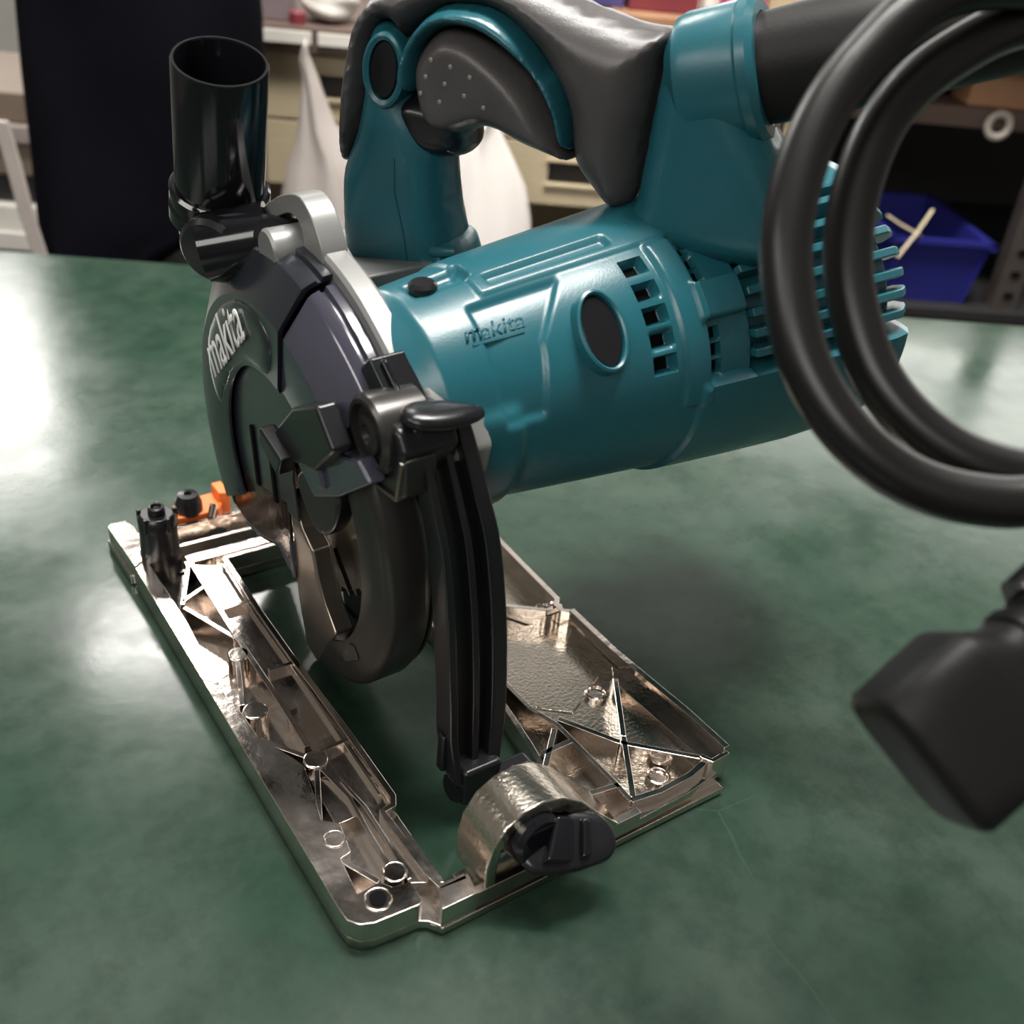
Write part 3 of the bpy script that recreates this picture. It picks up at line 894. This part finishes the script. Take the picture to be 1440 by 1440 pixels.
obj('trigger', MB().inflate(trg, HP, 16, 7, 2.2), BLACK, handle, weld=True, remesh=0.8)
bo = HP(-5, 197.4, -17.2)
BP = lambda p, q, t: HP(1.5 + p, 197.4 + q, -17.2 - t)
obj('lock_button_rim', MB().rings([[BP(p * cos(-0.12) - q * sin(-0.12), p * sin(-0.12) + q * cos(-0.12), t) for p, q in oval(rx, ry)] for rx, ry, t in ((8.3, 12.8, -5), (7.9, 12.2, 1.2), (6.9, 11.2, 1.8), (5.6, 9.8, 1.0), (5.5, 9.7, -5))], caps=False), TEAL, handle)
obj('lock_button', MB().rings([[BP(p * cos(-0.12) - q * sin(-0.12), p * sin(-0.12) + q * cos(-0.12), t) for p, q in oval(rx, ry)] for rx, ry, t in ((5.6, 9.8, -6), (5.4, 9.6, 0), (4.6, 8.8, 0.8), (0.1, 0.1, 1.2))], caps=False), BLACK, handle)
neck = smooth_poly([(89, 148), (90.5, 166), (92.2, 184), (94.4, 205), (97, 215.5), (104, 219.8), (112, 222.5), (119, 221), (122, 208), (129, 196), (139, 181), (146, 168), (146, 148)], 3)
nk = obj('handle_neck', MB().inflate(neck, HP, 20, 12, 3.0), TEAL, handle, weld=True, remesh=0.8)
# cord collar and sleeve
sd = (HP(60, 19, 0) - HP(0, 0, 0)).normalized()
sc0 = HP(103, 200.5, 0)
obj('cord_collar', MB().lathe([(15, -4), (20.5, 0), (21.5, 3), (21.5, 19), (22.4, 20), (22.4, 23), (20.5, 25), (17, 25), (16.4, 18), (0.01, 18)], sc0, sd, 48), TEAL, nk)
obj('cord_sleeve', MB().tube([sc0 + sd * q for q in (14, 24, 40, 75, 120, 135)], [16.6, 16.6, 17, 16.4, 14.5, 12], 36), PLUGM, nk)

# ---------------------------------------------------------------- cord and plug, held up close to the lens side
def cp_at(px, py, d):                           # a point measured on the photograph and set at its own depth
    return CAM + (FWD + RIGHT * ((px - 720) / 1498.5) + DOWN * ((py - 720) / 1498.5)) * d


loop = [sc0 + sd * 136.5, sc0 + sd * 160 + Vector((4, -6, 10)),
        cp_at(1640, 30, 262), cp_at(1490, -20, 244), cp_at(1330, -10, 236), cp_at(1212, 85, 234), cp_at(1143, 190, 232), cp_at(1109, 310, 230), cp_at(1110, 420, 229), cp_at(1136, 520, 228),
        cp_at(1194, 610, 227), cp_at(1275, 673, 227), cp_at(1370, 702, 227), cp_at(1470, 700, 228), cp_at(1610, 640, 232), cp_at(1720, 500, 240), cp_at(1760, 330, 250),
        cp_at(1710, 150, 256), cp_at(1590, 50, 256), cp_at(1450, 30, 252), cp_at(1330, 84, 248), cp_at(1250, 160, 246), cp_at(1206, 260, 245), cp_at(1192, 360, 244), cp_at(1204, 450, 243),
        cp_at(1236, 535, 242), cp_at(1298, 605, 241), cp_at(1380, 652, 240), cp_at(1480, 668, 240), cp_at(1620, 640, 238), cp_at(1720, 660, 232), cp_at(1700, 730, 226),
        cp_at(1600, 770, 222), cp_at(1500, 800, 219), cp_at(1440, 848, 217)]
cord = empty('power_cord', loop[-1], 'thick black power cord hanging in two loops beside the motor vents', 'power cord')
obj('cable', MB().tube(smooth_poly([tuple(p) for p in loop], 8, closed=False), 5.7, 20), CORD, cord, angle=80)
pa, pb = cp_at(1281, 1078, 206), cp_at(1440, 850, 216)
pd_ = (pb - pa).normalized()
pu = (RIGHT * 0.62 + DOWN * 0.78)
pu = (pu - pd_ * pu.dot(pd_)).normalized()
# body axis follows the cord; the flat end faces away down the bench
ax = (RIGHT * 0.77 - DOWN * 0.62 + FWD * 0.16).normalized()
ey = (DOWN * 0.78 + RIGHT * 0.62)
ey = (ey - ax * ey.dot(ax)).normalized()
ez = ax.cross(ey)
pc = cp_at(1283, 1080, 208)


def ring(d, w_, t_, ex=5.0, n=40):
    out = []
    for k in range(n):
        an = 2 * pi * k / n
        x = math.copysign(abs(cos(an)) ** (2 / ex), cos(an)) * w_
        y = math.copysign(abs(sin(an)) ** (2 / ex), sin(an)) * t_
        out.append(pc + ax * d + ey * x + ez * y)
    return out


pl = MB().rings([ring(0.0, 13.4, 8.6), ring(0.8, 15.4, 10.4), ring(2.2, 16.4, 11.2), ring(12, 16.6, 11.6), ring(20.5, 16.6, 11.8), ring(22.5, 16.0, 11.4), ring(26.5, 12.4, 9.6, 3.5), ring(30, 10.4, 8.4, 3.0),
                 ring(46, 9.6, 8.0, 2.6), ring(58, 7.4, 7.0, 2.2), ring(70, 6.0, 6.0, 2.0)])
plug = obj('plug_body', pl, PLUGM, cord, angle=40)
obj('plug_ridge', MB().rings([ring(33, 10.9, 9.0, 3), ring(36, 10.9, 9.0, 3)]).rings([ring(39, 10.6, 8.8, 3), ring(42, 10.6, 8.8, 3)]), PLUGM, plug, bevel=0.5)

# ---------------------------------------------------------------- behind the bench
cab = empty('drawer_cabinet', bench(-30, 460, FZ), 'cream metal drawer cabinet with recessed pulls behind the white bags', 'cabinet')
obj('cabinet_body', MB().box(-262, 300, 360, 760, -40, 92, bench).box(-262, -240, 352, 760, FZ, 92, bench).box(285, 300, 352, 760, FZ, -40, bench).box(-262, 300, 740, 760, FZ, -40, bench), CREAM, cab, bevel=1)
for u0, u1 in ((-238, -66), (-62, 118), (122, 284)):
    for z0, z1 in ((-36, 26), (29, 90)):
        uc, zc = (u0 + u1) / 2 + 52, (z0 + z1) / 2 + 2
        if u0 < -200:
            uc -= 52
        hw, hh = 32, 11
        d = MB()
        fn = lambda x, z, y: bench(x, y, z)
        d.box(u0, u1, 350, 362, z0, zc - hh, bench).box(u0, u1, 350, 362, zc + hh, z1, bench).box(u0, uc - hw, 350, 362, zc - hh, zc + hh, bench).box(uc + hw, u1, 350, 362, zc - hh, zc + hh, bench)
        dr = obj('drawer', d, CREAM, cab, bevel=0.6)
        obj('pull_recess', MB().box(uc - hw, uc + hw, 358, 361, zc - hh, zc + hh, bench), GREY_D, dr)
        obj('pull_frame', MB().box(uc - hw - 3, uc + hw + 3, 347, 350, zc + hh, zc + hh + 3, bench).box(uc - hw - 3, uc + hw + 3, 347, 350, zc - hh - 3, zc - hh, bench), CREAM, dr, bevel=0.5)
shelf = empty('shelf_board', bench(-150, 450, 92), 'brown shelf board with pale ticket strips above the cream drawers', 'shelf')
obj('board', MB().box(-270, 92, 338, 760, 92.5, 116, bench), WOOD, shelf, bevel=1)
for u0, u1 in ((-262, -190), (-184, -150), (-140, -60), (-50, 20)):
    obj('ticket_strip', MB().box(u0, u1, 335, 338, 101, 112, bench), PAPER, shelf, bevel=0.4)


def crumple(c, sx, sy, sz, seed, n=26, m=14, amp=0.12, peak=0.0):
    rnd = random.Random(seed)
    ph = [(rnd.uniform(1, 5), rnd.uniform(0, 6.28), rnd.uniform(1, 4), rnd.uniform(0, 6.28)) for _ in range(6)]
    rings = []
    for i in range(m + 1):
        f = i / m
        ring_ = []
        for k in range(n):
            an = 2 * pi * k / n
            r = sqrt(max(0.0004, 1 - abs(2 * f - 1) ** 3)) * (1 - peak * f)
            wob = 1 + amp * sum(sin(q[0] * an * 1.0 // 1 * 0 + round(q[0]) * an + q[1] + q[2] * f * 3) for q in ph) / 3
            ring_.append(bench(c[0] + sx * r * wob * cos(an), c[1] + sy * r * wob * sin(an), c[2] + sz * f))
        rings.append(ring_)
    return MB().rings(rings)


tag(obj('paper_bundle', crumple((-178, 385, 116), 26, 30, 34, 3), PAPER), 'crumpled white paper bundle lying on the brown shelf board', 'paper')
tag(obj('grey_carton', MB().box(-262, -215, 360, 420, 116.5, 165, bench), mat('mauve_card', (0.22, 0.17, 0.18), 0.6, noise=0.2), bevel=1), 'mauve grey carton on the brown shelf, left of the crumpled paper', 'box')
tag(obj('red_tin', MB().lathe([(8, 0), (8, 10), (7, 11), (0.01, 11)], bench(-205, 352, 116), (0, 0, 1), 20), RED_D), 'small dull red tin on the brown shelf edge', 'tin')


def bag(name, cx, v, z0, outline, depth, label, seed, material=BAG):
    # outline: (height, left, right) in bench millimetres, narrowing to a gathered top
    rnd = random.Random(seed)
    rings = []
    n = 40
    for z, l, r in outline:
        ring_ = []
        f = (z - outline[0][0]) / (outline[-1][0] - outline[0][0])
        for k in range(n):
            an = 2 * pi * k / n
            x = cos(an)
            y = sin(an)
            pleat = 1 + (0.05 + 0.10 * f) * sin(5 * an + seed + 1.3 * f) + 0.06 * sin(9 * an + 2 * seed)
            ring_.append(bench((l + r) / 2 + x * (r - l) / 2, v + y * depth * (1 - 0.75 * f) * pleat, z + 3 * sin(3 * an + seed) * f))
        rings.append(ring_)
    o = obj(name, MB().rings(rings), material, angle=70)
    return tag(o, label, 'bag', None)


# a low stand carries the two bags
st_ = empty('bag_stand', bench(-60, 250, FZ), 'dark low trolley top below the two white bags', 'trolley')
obj('top', MB().box(-300, 130, 190, 330, -150, -135, bench), GREY_D, st_, bevel=2)
for su in (-290, 115):
    for sv in (200, 320):
        obj('leg', MB().box(su - 8, su + 8, sv - 8, sv + 8, FZ, -150, bench), GREY_D, st_)
bag('plastic_bag', -180, 255, -135, [(-134, -210, -118), (-128, -213, -112), (-70, -214, -112), (-16, -209, -118), (10, -203, -128), (24, -198, -138), (46, -193, -158), (70, -190, -168), (90, -188, -176), (104, -190, -182), (116, -187, -183)], 42,
    'white plastic bag darkened for dimmer light, gathered to a tall point, left of the teal front post', 1, mat('shaded_white_plastic', (0.40, 0.355, 0.33), 0.5, noise=0.1, nscale=8, bump=0.2, bscale=40))  # bag colour toned down for the weaker light here
bag('plastic_bag', -20, 255, -135, [(-134, -78, 30), (-128, -82, 35), (-60, -80, 33), (-25, -76, 28), (5, -70, 20), (30, -60, 6), (50, -48, -6), (62, -30, -12), (70, -20, -14)], 44,
    'bright white plastic bag seen through the opening of the saw handle', 2)

# dark rack at the right with its contents
rk = empty('storage_rack', bench(330, 520, FZ), 'dark rack with brown shelf boards at the right, holding the blue bin', 'rack')
obj('shelf', MB().box(95, 1150, 345, 800, 138, 152, bench), WOOD_O, rk, bevel=1)
obj('shelf', MB().box(303, 1150, 380, 800, 70, 90, bench), WOOD, rk, bevel=1)
obj('shelf', MB().box(303, 1150, 330, 800, -122, -110, bench), GREY_D, rk, bevel=1)
obj('back_panel', MB().box(303, 1150, 790, 800, FZ, 225, bench), GREY_D, rk)
obj('side_panel', MB().box(303, 312, 380, 800, FZ, 138, bench), GREY_D, rk)
for pu_ in (567, 1136):
    pst = obj('post', MB().box(pu_ - 14, pu_ + 14, 340, 362, FZ, 250, bench), mat('rack_post', (0.06, 0.05, 0.045), 0.45, noise=0.3), rk, bevel=1)
    for k in range(8):
        z = -120 + k * 24
        obj('post_slot', MB().box(pu_ - 5, pu_ + 5, 338.4, 340.5, z, z + 6, bench), PAPER if k in (5, 6) else DARK, pst)
tag(obj('indigo_box', MB().box(30, 108, 380, 450, 152.5, 200, bench), PURPLE, bevel=1), 'indigo box on the orange shelf, above the black grip', 'box')
tag(obj('dark_red_box', MB().box(112, 180, 375, 460, 152.5, 205, bench), RED_D, bevel=1), 'dark red box on the orange shelf behind the grip end', 'box')
tag(obj('beige_jar', MB().lathe([(10, 0), (10, 40), (8, 44), (0.01, 44)], bench(194, 390, 152.5), (0, 0, 1), 24), PAPER), 'beige jar between the dark red and pink boxes', 'jar')
tag(obj('pink_box', MB().box(208, 246, 375, 430, 152.5, 200, bench), PINK, bevel=1), 'bright pink box on the orange shelf', 'box')
tag(obj('cream_carton', MB().box(250, 330, 385, 450, 152.5, 210, bench), CREAM, bevel=1), 'cream carton right of the pink box on the orange shelf', 'box')
tag(obj('wooden_block', MB().box(478, 548, 384, 430, 90.6, 130, bench).box(490, 548, 388, 426, 130, 134, bench), WOOD_O, bevel=2), 'reddish wooden block on the brown rack shelf', 'block')
rg = MB()
R1, R2 = 11.5, 4.0
rings = []
for k in range(32):
    an = 2 * pi * k / 32
    rings.append([bench(512 + (R1 + R2 * cos(q)) * cos(an), 372 + R2 * 0.8 * sin(q), 76 + (R1 + R2 * cos(q)) * sin(an)) for q in (2 * pi * j / 10 for j in range(10))])
rings.append(rings[0])
tag(obj('tape_ring', MB().rings(rings, caps=False), mat('ring_plastic', (0.42, 0.37, 0.32), 0.5, noise=0.1)), 'small beige ring hung on the dark rack', 'ring')

# blue bin with cable ties
bn = MB()
o_, i_ = [], []
bu0, bu1, bv0, bv1 = 424, 528, 345, 520
for z, ins in ((-109.5, 7), (-46, 0), (-43, -6), (-38, -6), (-38, 3), (-60, 5), (-104, 10)):
    rings_ = smooth_poly([(bu0 + ins, bv0 + ins), (bu0 + ins + 8, bv0 + ins - 1), (bu1 - ins - 8, bv0 + ins - 1), (bu1 - ins, bv0 + ins), (bu1 - ins + 1, bv0 + ins + 8), (bu1 - ins + 1, bv1 - ins - 8), (bu1 - ins, bv1 - ins),
                          (bu1 - ins - 8, bv1 - ins + 1), (bu0 + ins + 8, bv1 - ins + 1), (bu0 + ins, bv1 - ins), (bu0 + ins - 1, bv1 - ins - 8), (bu0 + ins - 1, bv0 + ins + 8)], 2)
    o_.append([bench(p, q, z + (0 if z < -100 else 0)) for p, q in rings_])
bn.rings(o_)
tag(obj('blue_bin', bn, BLUE, angle=40), 'open blue plastic bin on the dark rack beyond the motor', 'bin')
tag(obj('cable_tie', MB().tube([bench(408, 338, -16), bench(424, 337, -24), bench(452, 345, -36)], [(2.4, 1.0)] * 3, 10), IVORY), 'ivory cable tie slanting down to the right at the bin rim', 'cable tie')
tag(obj('cable_tie', MB().tube([bench(429, 334, -58), bench(443, 336, -32), bench(457, 345, -8)], [(2.4, 1.0)] * 3, 10), IVORY), 'ivory cable tie slanting up to the right across the other', 'cable tie')

# dark garment at the left
gs = [(-420, -420, -310), (-170, -420, -320), (-112, -424, -340), (-92, -426, -330), (-62, -427, -290), (-30, -426, -228), (20, -424, -222), (80, -422, -216), (140, -418, -216), (220, -410, -222), (300, -380, -260), (330, -345, -300)]
rings = []
for z, l, r in gs:
    rings.append([bench((l + r) / 2 + (r - l) / 2 * math.copysign(abs(cos(an)) ** 0.7, cos(an)), 225 + 34 * sin(an) * (1 + 0.14 * sin(5 * an + z * 0.02)), z) for an in (2 * pi * k / 48 for k in range(48))])
gar = tag(obj('hanging_garment', MB().rings(rings), NAVY, angle=70), 'dark navy garment hanging beyond the left end of the bench', 'garment')
obj('garment_strap', MB().rings([[bench(u - 7, 194, z), bench(u + 7, 192, z), bench(u + 7, 188, z), bench(u - 7, 189, z)] for u, z in ((-433, 44), (-428, 10), (-424, -30), (-418, -66), (-414, -92))]), mat('pale_strap', (0.42, 0.37, 0.34), 0.6, noise=0.15), gar, bevel=1.5)['label'] = 'pale strap down its left edge'
obj('hanger_wire', MB().tube([bench(-322, 225, 318), bench(-322, 225, 700), bench(-322, 225, 2898)], 2.5, 8), GREY_D, gar)
tag(obj('tan_board', MB().box(-420, -285, 400, 640, -128, -100, bench), TAN, bevel=1.5), 'tan board end low behind the navy garment', 'board')
tag(obj('board_trestle', MB().box(-410, -390, 410, 640, FZ, -128.5, bench).box(-320, -300, 410, 640, FZ, -128.5, bench), GREY_D), 'dark trestle under the tan board', 'trestle')

# stack of pale trays behind the left end
pt = empty('pallet_stack', bench(-620, 420, FZ), 'dim metal stand behind the garment strap, carrying the pale boards', 'stand')
obj('deck', MB().box(-760, -430, 380, 640, -150, -138, bench), GREY_D, pt, bevel=1)
for su in (-750, -440):
    for sv in (390, 630):
        obj('leg', MB().box(su - 8, su + 8, sv - 8, sv + 8, FZ, -150, bench), GREY_D, pt)
z = -137.5
for k, (th, v0, mt, nm) in enumerate(((20, 372, PAPER, 'lowest and whitest'), (26, 380, PAPER, 'second from the bottom'), (30, 392, GREY_D, 'dark third'), (34, 384, TAN, 'fourth, tan'), (18, 378, MAUVE, 'fifth, pink grey'), (30, 386, TAN, 'topmost'))):
    tag(obj('board', MB().box(-700 + 12 * k, -440 - 6 * (k % 2), v0, v0 + 200, z, z + th, bench), mt, bevel=2), 'flat board at the left frame edge, %s of its stack' % nm, 'board', 'boards stacked at the left')
    z += th + 0.5
